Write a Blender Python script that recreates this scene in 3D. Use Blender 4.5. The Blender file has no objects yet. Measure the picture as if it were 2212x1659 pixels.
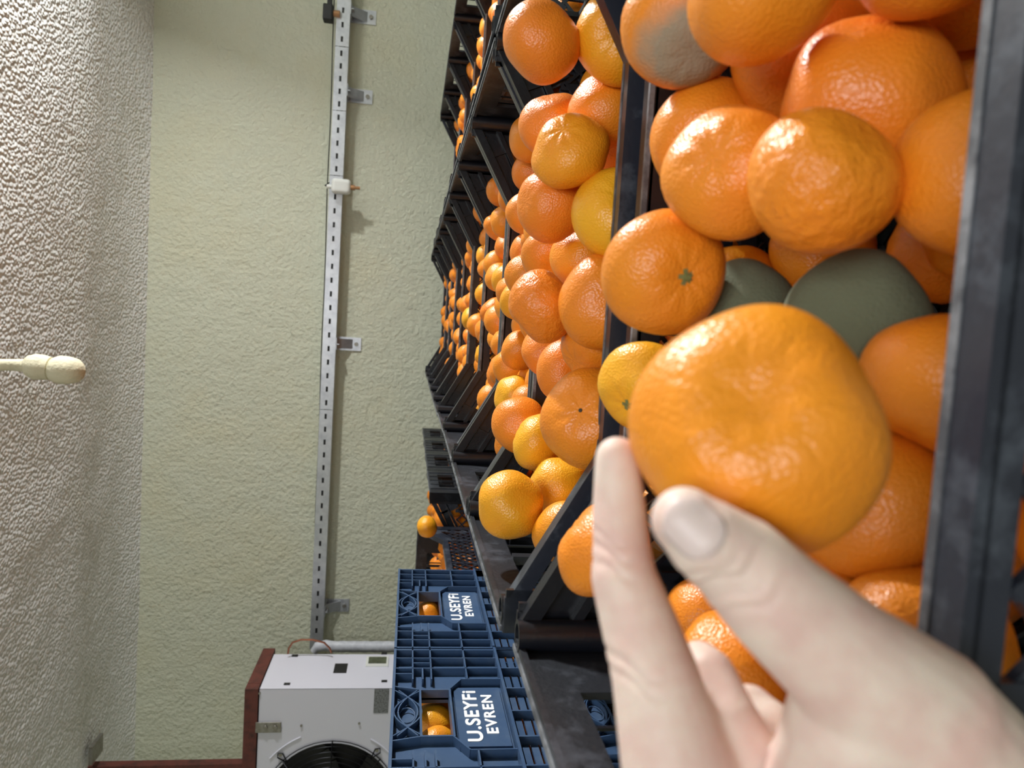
import bpy, bmesh, math, random
import numpy as np
from mathutils import Vector, Matrix
random.seed(7); rng = np.random.default_rng(11)
S = bpy.context.scene
COL = S.collection
# ------------------------------------------------------------------ camera
FPX = 1600.0
CAM = Vector((0, 0, 1.33))
yw = Vector((130, -218, FPX)).normalized()          # world Y seen in (u right, v down, w forward)
xw = Vector((1, .052, 0)); xw = (xw - yw * xw.dot(yw)).normalized()
zw = xw.cross(yw)
U = Vector((xw[0], yw[0], zw[0])); V = Vector((xw[1], yw[1], zw[1])); W = Vector((xw[2], yw[2], zw[2]))
cd = bpy.data.cameras.new('camera'); cam = bpy.data.objects.new('camera', cd); COL.objects.link(cam)
m = Matrix.Identity(4)
for i in range(3):
    m[i][0] = V[i]; m[i][1] = U[i]; m[i][2] = -W[i]; m[i][3] = CAM[i]
cam.matrix_world = m
cd.sensor_fit = 'HORIZONTAL'; cd.sensor_width = 36; cd.lens = FPX / 2212 * 36
cd.clip_start = .01; cd.clip_end = 50
cd.dof.use_dof = True; cd.dof.focus_distance = .95; cd.dof.aperture_fstop = 11.0
S.camera = cam
# ------------------------------------------------------------------ world, lights, exposure
wd = bpy.data.worlds.new('world'); S.world = wd; wd.use_nodes = True
wd.node_tree.nodes['Background'].inputs[0].default_value = (.8, .9, 1, 1)
wd.node_tree.nodes['Background'].inputs[1].default_value = .05
S.view_settings.view_transform = 'Standard'; S.view_settings.look = 'None'
S.view_settings.gamma = 1; S.view_settings.use_curve_mapping = False
S.view_settings.exposure = 0.16
LAMPS = [((2.50, 2.3, 2.40), .30, .07, 165, (.99, 1, .985)),      # ceiling tube to the right, along the room
         ((.1, -1.3, 2.46), 1.5, .6, 34, (.96, .98, 1))]      # added fill light behind the viewer, brightens hand and fruit
for lp, ln, wdt_, pw, lc in LAMPS:
    ld = bpy.data.lights.new('key_fill_light', 'AREA'); ld.shape = 'RECTANGLE'; ld.size = wdt_; ld.size_y = ln
    ld.energy = pw; ld.color = lc
    lo = bpy.data.objects.new('key_fill_light', ld); COL.objects.link(lo); lo.location = lp
lo.rotation_euler = (math.radians(28), 0, 0)
bpy.data.objects['key_fill_light'].rotation_euler = Vector((-.80, -.55, .20)).to_track_quat('-Z', 'Y').to_euler()   # tube faces left and towards the viewer
bpy.data.objects['key_fill_light'].data.size, bpy.data.objects['key_fill_light'].data.size_y = .30, .08

def P(ix, iy, D):
    r = U * ((1659 - iy) - 829.5) + V * (ix - 1106) + W * FPX
    return CAM + r * (D / r.y)
# ------------------------------------------------------------------ materials
def mat(name, col, rough=.5, metal=0, spec=.5, var=None, vscale=5, vmix=(.4, .7), bump=None, sss=0, coat=0, emit=None):
    m = bpy.data.materials.new(name); m.use_nodes = True
    nt = m.node_tree; N = nt.nodes; L = nt.links; b = N['Principled BSDF']
    b.inputs['Base Color'].default_value = (*col, 1); b.inputs['Roughness'].default_value = rough
    b.inputs['Metallic'].default_value = metal; b.inputs['Specular IOR Level'].default_value = spec
    b.inputs['Coat Weight'].default_value = coat
    if sss:
        b.inputs['Subsurface Weight'].default_value = sss; b.inputs['Subsurface Radius'].default_value = (1, .35, .2)
        b.inputs['Subsurface Scale'].default_value = .006
    tc = N.new('ShaderNodeTexCoord')
    if var:
        n = N.new('ShaderNodeTexNoise'); n.inputs['Scale'].default_value = vscale; n.inputs['Detail'].default_value = 6
        n.inputs['Roughness'].default_value = .65
        L.new(tc.outputs['Object'], n.inputs['Vector'])
        mr = N.new('ShaderNodeMapRange'); mr.inputs[1].default_value = vmix[0]; mr.inputs[2].default_value = vmix[1]
        L.new(n.outputs['Fac'], mr.inputs[0])
        mx = N.new('ShaderNodeMix'); mx.data_type = 'RGBA'; mx.inputs[6].default_value = (*col, 1); mx.inputs[7].default_value = (*var, 1)
        L.new(mr.outputs[0], mx.inputs[0]); L.new(mx.outputs[2], b.inputs['Base Color'])
    if bump:
        last = None
        for kind, sc, dist, st in bump:
            if kind == 'noise':
                t = N.new('ShaderNodeTexNoise'); t.inputs['Scale'].default_value = sc; t.inputs['Detail'].default_value = 3; o = t.outputs['Fac']
            else:
                t = N.new('ShaderNodeTexVoronoi'); t.inputs['Scale'].default_value = sc; t.feature = 'SMOOTH_F1'; o = t.outputs['Distance']
                t.inputs['Smoothness'].default_value = .6
            L.new(tc.outputs['Object'], t.inputs['Vector'])
            bp = N.new('ShaderNodeBump'); bp.inputs['Distance'].default_value = dist; bp.inputs['Strength'].default_value = st
            if kind == 'vor': bp.invert = True
            L.new(o, bp.inputs['Height'])
            if last: L.new(last.outputs[0], bp.inputs['Normal'])
            last = bp
        L.new(last.outputs[0], b.inputs['Normal'])
    if emit:
        b.inputs['Emission Color'].default_value = (*emit[0], 1); b.inputs['Emission Strength'].default_value = emit[1]
    return m

M = {}
M['wall'] = mat('painted_plaster', (.59, .605, .49), .85, spec=.2, var=(.60, .58, .42), vscale=1.3, vmix=(.5, .8),
                bump=[('noise', 50, .011, .8), ('noise', 12, .016, .5)])
M['ceil'] = mat('sprayed_foam', (.80, .81, .80), .9, spec=.2, var=(.68, .68, .62), vscale=3, vmix=(.5, .75),
                bump=[('vor', 72, .011, .8), ('noise', 22, .008, .3)])
M['floor'] = mat('concrete', (.25, .25, .24), .8, var=(.18, .18, .17), vscale=4)
M['black'] = mat('black_plastic', (.006, .0075, .012), .33, spec=.5, var=(.028, .034, .046), vscale=14, vmix=(.56, .9), bump=[('noise', 260, .0006, .4)])
M['dusty'] = mat('dusty_black_plastic', (.008, .010, .015), .42, spec=.5, var=(.085, .095, .12), vscale=26, vmix=(.5, .8), bump=[('noise', 260, .0006, .4)])
M['rimmat'] = mat('scuffed_black_plastic', (.018, .022, .034), .34, spec=.6, var=(.08, .095, .12), vscale=30, vmix=(.52, .72), bump=[('noise', 200, .0006, .4)])
M['worn_lit'] = mat('worn_lit_plastic_edge', (.06, .065, .075), .4, spec=.6, var=(.22, .23, .25), vscale=40, vmix=(.42, .62))  # edge wear, with edge highlights also put into the pale colour
M['blue'] = mat('blue_plastic', (.036, .075, .155), .42, spec=.5, var=(.08, .12, .19), vscale=16, vmix=(.5, .8))
M['print'] = mat('white_print', (.85, .86, .88), .5)
M['white'] = mat('white_enamel', (.68, .68, .78), .35, spec=.5)
M['brown'] = mat('red_oxide_steel', (.12, .028, .020), .6, var=(.05, .015, .012), vscale=25, vmix=(.45, .7))
M['dark'] = mat('dark_void', (.006, .006, .007), .6)
M['wire'] = mat('black_wire', (.015, .015, .018), .25, metal=.6)
M['zinc'] = mat('galvanised_steel', (.62, .64, .69), .38, metal=.75, var=(.48, .50, .56), vscale=20)
M['steel'] = mat('dull_steel', (.30, .29, .27), .4, metal=.7, var=(.2, .18, .15), vscale=60)
M['plate'] = mat('rating_plate', (.22, .23, .25), .4, metal=.3, var=(.1, .1, .11), vscale=160, vmix=(.5, .55))
M['lcd'] = mat('display_glass', (.05, .06, .035), .15, var=(.10, .12, .07), vscale=30)
M['plasticw'] = mat('white_plastic', (.72, .74, .72), .35)
M['brass'] = mat('brass', (.42, .22, .11), .35, metal=.7)
M['copper'] = mat('copper_tube', (.38, .15, .09), .35, metal=.8)
M['hose'] = mat('white_tape_wrap', (.60, .62, .68), .5, var=(.42, .44, .50), vscale=30)
M['cream'] = mat('cream_foam', (.74, .70, .52), .8, var=(.6, .55, .38), vscale=20, bump=[('noise', 120, .004, .6)])
M['calyx'] = mat('green_calyx', (.16, .20, .06), .6, var=(.22, .15, .06), vscale=300)
M['scar'] = mat('dark_scar', (.04, .03, .02), .7)
M['nail'] = mat('fingernail', (.78, .58, .54), .42, spec=.5, sss=.2)

def fruit_mat(name, mould=None, peb=.35):
    m = bpy.data.materials.new(name); m.use_nodes = True
    nt = m.node_tree; N = nt.nodes; L = nt.links; b = N['Principled BSDF']
    oi = N.new('ShaderNodeObjectInfo'); tc = N.new('ShaderNodeTexCoord')
    cr = N.new('ShaderNodeValToRGB'); e = cr.color_ramp.elements
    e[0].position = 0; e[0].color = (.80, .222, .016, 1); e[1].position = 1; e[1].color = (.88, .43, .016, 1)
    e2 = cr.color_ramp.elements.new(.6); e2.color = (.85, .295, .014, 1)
    n = N.new('ShaderNodeTexNoise'); n.inputs['Scale'].default_value = 26; n.inputs['Detail'].default_value = 3
    L.new(tc.outputs['Object'], n.inputs['Vector'])
    ma = N.new('ShaderNodeMath'); ma.operation = 'MULTIPLY_ADD'; ma.inputs[1].default_value = .5; ma.inputs[2].default_value = -.25
    L.new(n.outputs['Fac'], ma.inputs[0])
    ad = N.new('ShaderNodeMath'); ad.operation = 'ADD'
    dv = N.new('ShaderNodeMath'); dv.operation = 'MULTIPLY'; dv.inputs[1].default_value = .001; L.new(oi.outputs['Object Index'], dv.inputs[0]); L.new(dv.outputs[0], ad.inputs[0]); L.new(ma.outputs[0], ad.inputs[1]); L.new(ad.outputs[0], cr.inputs['Fac'])
    last = cr.outputs['Color']
    b.inputs['Roughness'].default_value = .34; b.inputs['Specular IOR Level'].default_value = .5
    b.inputs['Subsurface Weight'].default_value = .12; b.inputs['Subsurface Radius'].default_value = (1, .4, .1)
    b.inputs['Subsurface Scale'].default_value = .004
    if mould:
        col, lo_, hi_, axis = mould
        n2 = N.new('ShaderNodeTexNoise'); n2.inputs['Scale'].default_value = 45; n2.inputs['Detail'].default_value = 6
        L.new(tc.outputs['Object'], n2.inputs['Vector'])
        sp = N.new('ShaderNodeVectorMath'); sp.operation = 'DOT_PRODUCT'; sp.inputs[1].default_value = tuple(a / .032 for a in axis)
        L.new(tc.outputs['Object'], sp.inputs[0])
        a2 = N.new('ShaderNodeMath'); a2.operation = 'MULTIPLY_ADD'; a2.inputs[1].default_value = .5
        L.new(n2.outputs['Fac'], a2.inputs[0]); L.new(sp.outputs['Value'], a2.inputs[2])
        mr = N.new('ShaderNodeMapRange'); mr.inputs[1].default_value = lo_; mr.inputs[2].default_value = hi_
        L.new(a2.outputs[0], mr.inputs[0])
        mx = N.new('ShaderNodeMix'); mx.data_type = 'RGBA'; mx.inputs[7].default_value = (*col, 1)
        L.new(mr.outputs[0], mx.inputs[0]); L.new(last, mx.inputs[6]); last = mx.outputs[2]
        mr2 = N.new('ShaderNodeMapRange'); mr2.inputs[3].default_value = .33; mr2.inputs[4].default_value = .95
        L.new(mr.outputs[0], mr2.inputs[0]); L.new(mr2.outputs[0], b.inputs['Roughness'])
    L.new(last, b.inputs['Base Color'])
    prev = None
    for kind, sc, dist, st in (('n', 70 if peb < .5 else 130, .0022, peb), ('v', 620, .0007, .5), ('n', 1100, .0003, .25)):
        t = N.new('ShaderNodeTexNoise' if kind == 'n' else 'ShaderNodeTexVoronoi'); t.inputs['Scale'].default_value = sc
        L.new(tc.outputs['Object'], t.inputs['Vector'])
        bp = N.new('ShaderNodeBump'); bp.inputs['Distance'].default_value = dist; bp.inputs['Strength'].default_value = st
        L.new(t.outputs[0], bp.inputs['Height'])
        if prev: L.new(prev.outputs[0], bp.inputs['Normal'])
        prev = bp
    L.new(prev.outputs[0], b.inputs['Normal'])
    return m
M['fruit'] = fruit_mat('mandarin_peel'); M['pebbly'] = fruit_mat('pebbly_mandarin_peel', None, .9)
M['mould_green'] = fruit_mat('mouldy_peel', ((.125, .140, .085), -2.2, -1.6, (0, 0, 1)))
M['mould_grey'] = fruit_mat('partly_mouldy_peel', ((.30, .27, .20), .62, .95, (0, 0, 1)))
# ------------------------------------------------------------------ mesh helpers
class MB:
    def __init__(s): s.v = []; s.f = []; s.mi = []
    def quadbox(s, c, ax, ay, az, mi=0):
        o = len(s.v); c = Vector(c)
        for i in (-1, 1):
            for j in (-1, 1):
                for k in (-1, 1): s.v.append(tuple(c + ax * i + ay * j + az * k))
        for f in ((0, 1, 3, 2), (4, 6, 7, 5), (0, 4, 5, 1), (2, 3, 7, 6), (0, 2, 6, 4), (1, 5, 7, 3)):
            s.f.append(tuple(o + q for q in f)); s.mi.append(mi)
    def box(s, x0, x1, y0, y1, z0, z1, mi=0):
        s.quadbox(((x0 + x1) / 2, (y0 + y1) / 2, (z0 + z1) / 2), Vector((abs(x1 - x0) / 2, 0, 0)), Vector((0, abs(y1 - y0) / 2, 0)), Vector((0, 0, abs(z1 - z0) / 2)), mi)
    def bar(s, a, b, w, t, side=(0, 1, 0), mi=0):
        a = Vector(a); b = Vector(b); d = (b - a); sd = Vector(side).normalized(); up = d.cross(sd).normalized()
        s.quadbox((a + b) / 2, d / 2, sd * t / 2, up * w / 2, mi)
    def tube(s, pts, rad, n=10, cap=True, mi=0, closed=False):
        pts = [Vector(p) for p in pts]; o = len(s.v); m = len(pts)
        if not hasattr(rad, '__len__'): rad = [rad] * m
        ref = None
        for i, p in enumerate(pts):
            if closed: d = pts[(i + 1) % m] - pts[i - 1]
            else: d = pts[min(i + 1, m - 1)] - pts[max(i - 1, 0)]
            d.normalize()
            if ref is None: ref = d.orthogonal().normalized()
            ref = (ref - d * ref.dot(d)).normalized(); q = d.cross(ref)
            for k in range(n):
                a = 2 * math.pi * k / n; s.v.append(tuple(p + (ref * math.cos(a) + q * math.sin(a)) * rad[i]))
        for i in range(m if closed else m - 1):
            j = (i + 1) % m
            for k in range(n):
                s.f.append((o + i * n + k, o + i * n + (k + 1) % n, o + j * n + (k + 1) % n, o + j * n + k)); s.mi.append(mi)
        if cap and not closed:
            s.f.append(tuple(o + k for k in range(n))[::-1]); s.mi.append(mi)
            s.f.append(tuple(o + (m - 1) * n + k for k in range(n))); s.mi.append(mi)
    def pipe(s, c, r0, r1, z0, z1, n=14, mi=0):      # open vertical tube with wall thickness
        o = len(s.v); cx, cy = c
        for r, z in ((r1, z0), (r1, z1), (r0, z1), (r0, z0 + .002)):
            for k in range(n):
                a = 2 * math.pi * k / n; s.v.append((cx + r * math.cos(a), cy + r * math.sin(a), z))
        for q in range(3):
            for k in range(n):
                s.f.append((o + q * n + k, o + q * n + (k + 1) % n, o + (q + 1) * n + (k + 1) % n, o + (q + 1) * n + k)); s.mi.append(mi)
        s.f.append(tuple(o + 3 * n + k for k in range(n))); s.mi.append(mi)
    def mesh(s, name, mats, smooth=False):
        me = bpy.data.meshes.new(name); me.from_pydata(s.v, [], s.f); me.update()
        for q in (mats if isinstance(mats, (list, tuple)) else [mats]): me.materials.append(q)
        me.polygons.foreach_set('material_index', s.mi)
        bm = bmesh.new(); bm.from_mesh(me); bmesh.ops.recalc_face_normals(bm, faces=bm.faces); bm.to_mesh(me); bm.free()
        if smooth:
            me.polygons.foreach_set('use_smooth', [True] * len(me.polygons)); me.set_sharp_from_angle(angle=math.radians(40))
        return me
def link(name, me, parent=None, loc=(0, 0, 0), rot=None):
    o = bpy.data.objects.new(name, me); COL.objects.link(o); o.location = loc
    if rot is not None: o.rotation_euler = rot
    if parent: o.parent = parent
    return o
def tag(o, label, cat, group=None):
    o['label'] = label; o['category'] = cat
    if group: o['group'] = group
    return o
def thing(name, label, cat, loc=(0, 0, 0), rot=None, group=None):
    return tag(link(name, None, None, loc, rot), label, cat, group)
def bevel(o, w, seg=2):
    md = o.modifiers.new('bevel', 'BEVEL'); md.width = w; md.segments = seg; md.limit_method = 'ANGLE'; return o
# ------------------------------------------------------------------ room
WY = 4.0; CZ = 2.68; XL = -2.75; XR = 3.0; YB = -2.6
def struct(name, b, mt):
    o = link(name, b.mesh(name, mt)); o['kind'] = 'structure'; return o
b = MB(); b.box(XL - .1, XR + .1, YB - .1, WY + .1, -.1, 0); struct('floor', b, M['floor'])
b = MB(); b.box(XL - .1, XR + .1, WY, WY + .1, 0, CZ + .15); struct('wall_back', b, M['wall'])
b = MB(); b.box(XL - .1, XL, YB, WY, 0, CZ + .15); struct('wall_left', b, M['wall'])
b = MB(); b.box(XR, XR + .1, YB, WY, 0, CZ + .15); struct('wall_right', b, M['wall'])
b = MB(); b.box(XL - .1, XR + .1, YB - .1, YB, 0, CZ + .15); struct('wall_front', b, M['wall'])
# sprayed ceiling: fine displaced grid where the photo looks, coarse elsewhere; dips up into a shallow cove at the far wall, its rise shaped to shade that band
def ceil_z(x, y):
    z = CZ + .0 * x
    z = z + .030 * (.5 - .5 * np.cos(np.pi * np.clip((y - 3.25) / .40, 0, 1))) - .045 * np.clip((y - 3.75) / .25, 0, 1) ** 2
    return z
nx, ny = 560, 300
xs = np.linspace(XL, XR, nx); ys = np.concatenate([np.linspace(YB, 2.0, 60), np.linspace(2.0, WY, ny - 60 + 1)[1:]]); ny = len(ys)
gx, gy = np.meshgrid(xs, ys, indexing='ij')
def blur_noise(shape, k):
    a = rng.standard_normal(shape)
    for _ in range(2):
        for ax in (0, 1):
            a = sum(np.roll(a, s, ax) for s in range(-k, k + 1)) / (2 * k + 1)
    return a / a.std()
hz = ceil_z(gx, gy) + .0004 * blur_noise(gx.shape, 1) + .0014 * blur_noise(gx.shape, 9)
vv = np.stack([gx, gy, hz], -1).reshape(-1, 3)
idx = np.arange(nx * ny).reshape(nx, ny)
ff = np.stack([idx[:-1, :-1], idx[:-1, 1:], idx[1:, 1:], idx[1:, :-1]], -1).reshape(-1, 4)
me = bpy.data.meshes.new('ceiling'); me.from_pydata(vv.tolist(), [], ff.tolist()); me.materials.append(M['ceil'])
me.polygons.foreach_set('use_smooth', [True] * len(me.polygons))
o = link('ceiling', me); o['kind'] = 'structure'
# plaster gouges in the back wall
for ix, iy, w_, h_ in ((630, 718, .035, .012), (785, 1015, .04, .008), (620, 978, .02, .006), (840, 250, .02, .006)):
    b = MB(); p = P(ix, iy, WY - .001)
    b.tube([p + Vector((-w_ * .5, 0, -h_)), p + Vector((0, 0, 0)), p + Vector((w_ * .5, 0, h_ * .6))], [.002, h_ * .45, .0015], 8)
    o = link('trim_1', b.mesh('trim', M['wall'], True)); o['kind'] = 'structure'
# ------------------------------------------------------------------ black crate
CW, CD_, CH, RZ = .29, .1725, .25, .18      # half width, half depth, height, rim height
def clipbar(b, x0, z0, x1, z1, lo, hi, zl, zh, f, w, t, side):
    # clip a segment to the rectangle and add it
    d = [x1 - x0, z1 - z0]; t0, t1 = 0., 1.
    for p_, q_ in ((-d[0], x0 - lo), (d[0], hi - x0), (-d[1], z0 - zl), (d[1], zh - z0)):
        if abs(p_) < 1e-9:
            if q_ < 0: return
        else:
            r = q_ / p_
            if p_ < 0: t0 = max(t0, r)
            else: t1 = min(t1, r)
    if t1 - t0 < 1e-3: return
    b.bar(f(x0 + d[0] * t0, z0 + d[1] * t0), f(x0 + d[0] * t1, z0 + d[1] * t1), w, t, side)
def lattice(b, lo, hi, zl, zh, f, sp, w, t, side):
    h = zh - zl; n = int((hi - lo + h) / sp) + 2
    for k in range(-1, n):
        x = lo - h + k * sp
        clipbar(b, x, zl, x + h, zh, lo, hi, zl, zh, f, w, t, side)
        clipbar(b, x + h, zl, x, zh, lo, hi, zl, zh, f, w, t * .8, side)
def crate_base(b):
    f = lambda x, y: (x, y, .006)
    lattice(b, -CW, CW, -CD_, CD_, f, .042, .004, .006, (0, 0, 1))
    for s in (-1, 1):
        b.box(-CW, CW, s * CD_, s * (CD_ - .012), 0, .012); b.box(s * CW, s * (CW - .012), -CD_, CD_, 0, .012)
def crate_long(b, s):
    y0 = s * CD_; yi = s * (CD_ - .005)
    f = lambda x, z: (x, s * (CD_ - .003), z)
    sd = (0, 1, 0)
    b.box(-CW + .02, CW - .02, y0, yi, .0, .022)
    b.box(-CW + .02, CW - .02, y0, yi, .088, .100)
    b.box(-.152, .152, y0, s * (CD_ - .016), .174, RZ)            # rim ledge
    b.box(-.152, .152, y0, s * (CD_ - .004), .166, .176)
    b.box(-.152, .152, s * (CD_ - .0125), s * (CD_ - .0164), RZ - .003, RZ + .0006, 2)  # pale strip: wear plus a painted highlight along the inner rim edge
    b.box(-.152, .152, s * (CD_ - .012), s * (CD_ - .016), .160, .176)
    lattice(b, -CW + .02, CW - .02, .022, .088, f, .030, .0036, .005, sd)
    lattice(b, -CW + .02, CW - .02, .100, .164, f, .030, .0036, .005, sd)
    for x in (-.235, -.152, -.05, .05, .152, .235): b.box(x - .004, x + .004, y0, yi, .0, .168)
    for q in (-1, 1):
        a = (q * .148, s * (CD_ - .007), .173); c = (q * .272, s * (CD_ - .007), .243)
        b.bar(a, c, .012, .014, sd)
        b.bar((a[0] + q * .010, s * (CD_ - .003), a[2] - .010), (c[0], s * (CD_ - .003), c[2] - .022), .018, .004, sd)
        b.bar((q * .185, s * (CD_ - .007), .160), (q * .272, s * (CD_ - .007), .208), .007, .012, sd)
        b.bar((q * .226, s * (CD_ - .005), .212), (q * .236, s * (CD_ - .005), .190), .006, .008, sd)
        b.box(q * .262, q * CW, y0, s * (CD_ - .005), .10, CH - .002)
        b.bar((q * .240, s * (CD_ - .003), .172), (q * .272, s * (CD_ - .003), .190), .03, .004, sd)
def crate_short(b, s):
    x0 = s * CW; xi = s * (CW - .005); e = CD_ - .02
    b.box(x0, xi, -e, e, .217, .246, 1)
    b.box(x0, s * (CW - .009), -CD_ + .004, CD_ - .004, .244, CH - .0015, 1)
    b.box(x0, s * (CW - .004), -CD_ + .004, CD_ - .004, CH - .0015, CH, 2)
    b.box(x0, xi, -e, -.092, .168, .217, 1); b.box(x0, xi, .092, e, .168, .217, 1)      # beside the handle openings
    b.box(x0, s * (CW - .008), -.006, .006, .168, .217, 1)                           # bar between them
    b.box(x0, s * (CW - .008), -.055, -.050, .170, .215, 1)
    b.box(x0, xi, -e, e, .138, .168, 1)
    b.box(x0, s * (CW - .010), -e, e, .134, .139)
    for z0, z1 in ((.0, .022), (.078, .088)): b.box(x0, xi, -e, e, z0, z1)
    for k in range(-3, 4): b.box(x0, s * (CW - .006), k * .045 - .003, k * .045 + .003, .0, .138)
    for z in (.05, .112): b.box(x0, xi, -e, e, z, z + .004)
    for k in range(-2, 3): b.box(s * (CW + .002), x0, k * .06 - .0015, k * .06 + .0015, .14, .244)
def crate_post(b, sx, sy):
    b.pipe((sx * (CW - .014), sy * (CD_ - .014)), .0085, .0115, 0, CH - .001)
    b.box(sx * CW, sx * (CW - .004), sy * CD_, sy * (CD_ - .034), 0, CH - .003)
    b.box(sx * CW, sx * (CW - .034), sy * CD_, sy * (CD_ - .004), 0, CH - .003)
CM = {}
b = MB(); crate_base(b); CM['base'] = b.mesh('base', M['black'])
for s in (-1, 1):
    b = MB(); crate_long(b, s); CM['long', s] = b.mesh('long_side', [M['rimmat'] if s < 0 else M['black'], M['dusty'], M['worn_lit']])
    b = MB(); crate_short(b, s); CM['short', s] = b.mesh('short_side', [M['black'], M['dusty'], M['worn_lit']])
    for q in (-1, 1):
        b = MB(); crate_post(b, s, q); CM['post', s, q] = b.mesh('corner_post', M['black'], True)
b = MB(); crate_base(b)
for s in (-1, 1):
    crate_long(b, s); crate_short(b, s); crate_post(b, s, -1); crate_post(b, s, 1)
CM['all'] = b.mesh('fruit_crate', [M['black'], M['dusty'], M['worn_lit']])
def make_crate(loc, rz, label, group=None):
    t = thing('fruit_crate', label, 'crate', loc, (0, 0, rz), group)
    link('base', CM['base'], t)
    for s in (-1, 1):
        link('long_side', CM['long', s], t); link('short_side', CM['short', s], t)
        for q in (-1, 1): link('corner_post', CM['post', s, q], t)
    return t
def lower_stack(x, y, rz, n=4, pitch=CH):
    for k in range(n):
        tag(link('fruit_crate', CM['all'], None, (x, y, k * pitch), (0, 0, rz)),
            'black plastic fruit crate in the lower part of a stack, under a full crate', 'crate', 'black crates lower in the stacks')
TOPZ = 4 * CH
PX, PIT, Y0 = .057, .350, .372
CRATES = []        # (x, y, rot, key)
ordn = ['nearest', 'second', 'third', 'fourth', 'fifth', 'sixth', 'seventh', 'eighth', 'ninth', 'tenth']
for i in range(10):
    x = PX + (0 if i < 2 else random.uniform(-.006, .006)); y = Y0 + PIT * i - (.018 if i == 0 else 0); dz = -.006 if i == 0 else 0
    rot = 0 if i < 2 else random.uniform(-.012, .012)
    make_crate((x, y, TOPZ + dz), rot, ('nearest black fruit crate, under the held mandarin' if i == 0 else
               '%s black fruit crate of the middle row, counted from the hand' % ordn[i]), 'fruit crates of the middle row')
    lower_stack(x, y, 0, 4, CH + dz / 4); CRATES.append((x, y, rot, 'A%d' % i))
for j, i in enumerate(range(2, 9)):
    x = PX + .592 + random.uniform(-.004, .004); y = Y0 + PIT * i + .04; rot = random.uniform(-.012, .012)
    make_crate((x, y, TOPZ), rot, '%s black fruit crate of the right-hand row at the picture top edge' % ordn[j], 'fruit crates of the right-hand row')
    lower_stack(x, y, 0, 4); CRATES.append((x, y, rot, 'B%d' % i))
# left row behind the blue crates
x = -.60 - CD_; y = 1.90
make_crate((x, y, TOPZ + .03), math.pi / 2, 'black fruit crate with one fruit perched high, just behind the blue crates')
lower_stack(x, y, math.pi / 2, 4); CRATES.append((x, y, math.pi / 2, 'L0'))
LB = ('first', 'second', 'third', 'fourth')
for k in range(4):
    x = -.50 - CW; y = 2.375 + k * .35
    make_crate((x, y, TOPZ), 0, '%s mesh-sided black crate beyond the blue crates, along the aisle' % LB[k], 'mesh-sided crates of the left row')
    lower_stack(x, y, 0, 4); CRATES.append((x, y, 0, 'L%d' % (k + 1)))
# ------------------------------------------------------------------ mandarins
def mandarin_mesh(name, mt, seed, nu=28, nv=18, squash=.86, dim=.10, fur=.018, R=.032, two=True, ring=0.):
    r = random.Random(seed); vs = []; fs = []
    L = [(r.uniform(.5, 2.2), r.uniform(0, 6.3), r.uniform(.5, 2), r.uniform(0, 6.3), r.uniform(.008, .030)) for _ in range(5)]
    nf = r.choice((8, 9, 10)); ph = r.uniform(0, 6)
    for j in range(nv + 1):
        th = math.pi * j / nv
        for i in range(nu):
            if j in (0, nv) and i: continue
            a = 2 * math.pi * i / nu
            x, y, z = math.sin(th) * math.cos(a), math.sin(th) * math.sin(a), math.cos(th)
            k = 1 + sum(c[4] * math.sin(c[0] * 2 * x + c[1]) * math.cos(c[2] * 2 * (y + z) + c[3]) for c in L)
            k -= dim * math.exp(-(th / .30) ** 2) + (dim * .6 * math.exp(-((math.pi - th) / .32) ** 2) if two else 0)
            k += .03 * math.exp(-((th - .55) / .25) ** 2)
            k -= fur * (.5 + .5 * math.cos(nf * a + ph)) * math.exp(-((th - .42) / .28) ** 2)
            if ring: k += ring * math.cos(23 * a + 3 * math.sin(5 * a) + 8 * th) * math.exp(-((th - .52) / .13) ** 2) * (.6 + .4 * math.sin(7 * a + 1))
            vs.append((R * k * x, R * k * y, R * k * z * squash))
    def id_(j, i): return 0 if j == 0 else (1 + (nv - 1) * nu if j == nv else 1 + (j - 1) * nu + i % nu)
    for j in range(nv):
        for i in range(nu):
            q = [id_(j, i), id_(j + 1, i), id_(j + 1, i + 1), id_(j, i + 1)]
            f = []
            for w_ in q:
                if w_ not in f: f.append(w_)
            fs.append(tuple(f))
    me = bpy.data.meshes.new(name); me.from_pydata(vs, [], fs); me.materials.append(mt)
    me.polygons.foreach_set('use_smooth', [True] * len(me.polygons)); return me
BIG = [mandarin_mesh('mandarin', M['fruit'], 10 + k, 40, 26, (.84, .9, .80, .87, .93, .82)[k], (.10, .06, .13, .08, .05, .1)[k], (.018, .01, .026, .012, .006, .03)[k]) for k in range(6)]
PEB = mandarin_mesh('mandarin', M['pebbly'], 21, 40, 26, .88)
SML = [mandarin_mesh('mandarin', M['fruit'], 30 + k, 20, 13, (.86, .92, .82, .89)[k]) for k in range(4)]
LOW = mandarin_mesh('mandarin', M['fruit'], 50, 10, 7, .9, .05, 0)
b = MB()
for k in range(5):
    a = k * 1.2566; b.bar((0, 0, 0.0), (.0042 * math.cos(a), .0042 * math.sin(a), -.0006), .0022, .0010, (0, 0, 1))
b.tube([(0, 0, -.001), (0, 0, .0022)], [.0018, .0014], 8)
CAL = b.mesh('calyx', M['calyx'])
b = MB(); b.tube([(0, 0, -.001), (0, 0, .0003)], [.0016, .0011], 8); SCAR = b.mesh('scar', M['scar'])
def rot_to(d, spin=0):
    q = Vector(d).normalized().to_track_quat('Z', 'Y'); return (q.to_matrix() @ Matrix.Rotation(spin, 3, 'Z')).to_euler()
NF = [0]
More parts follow.
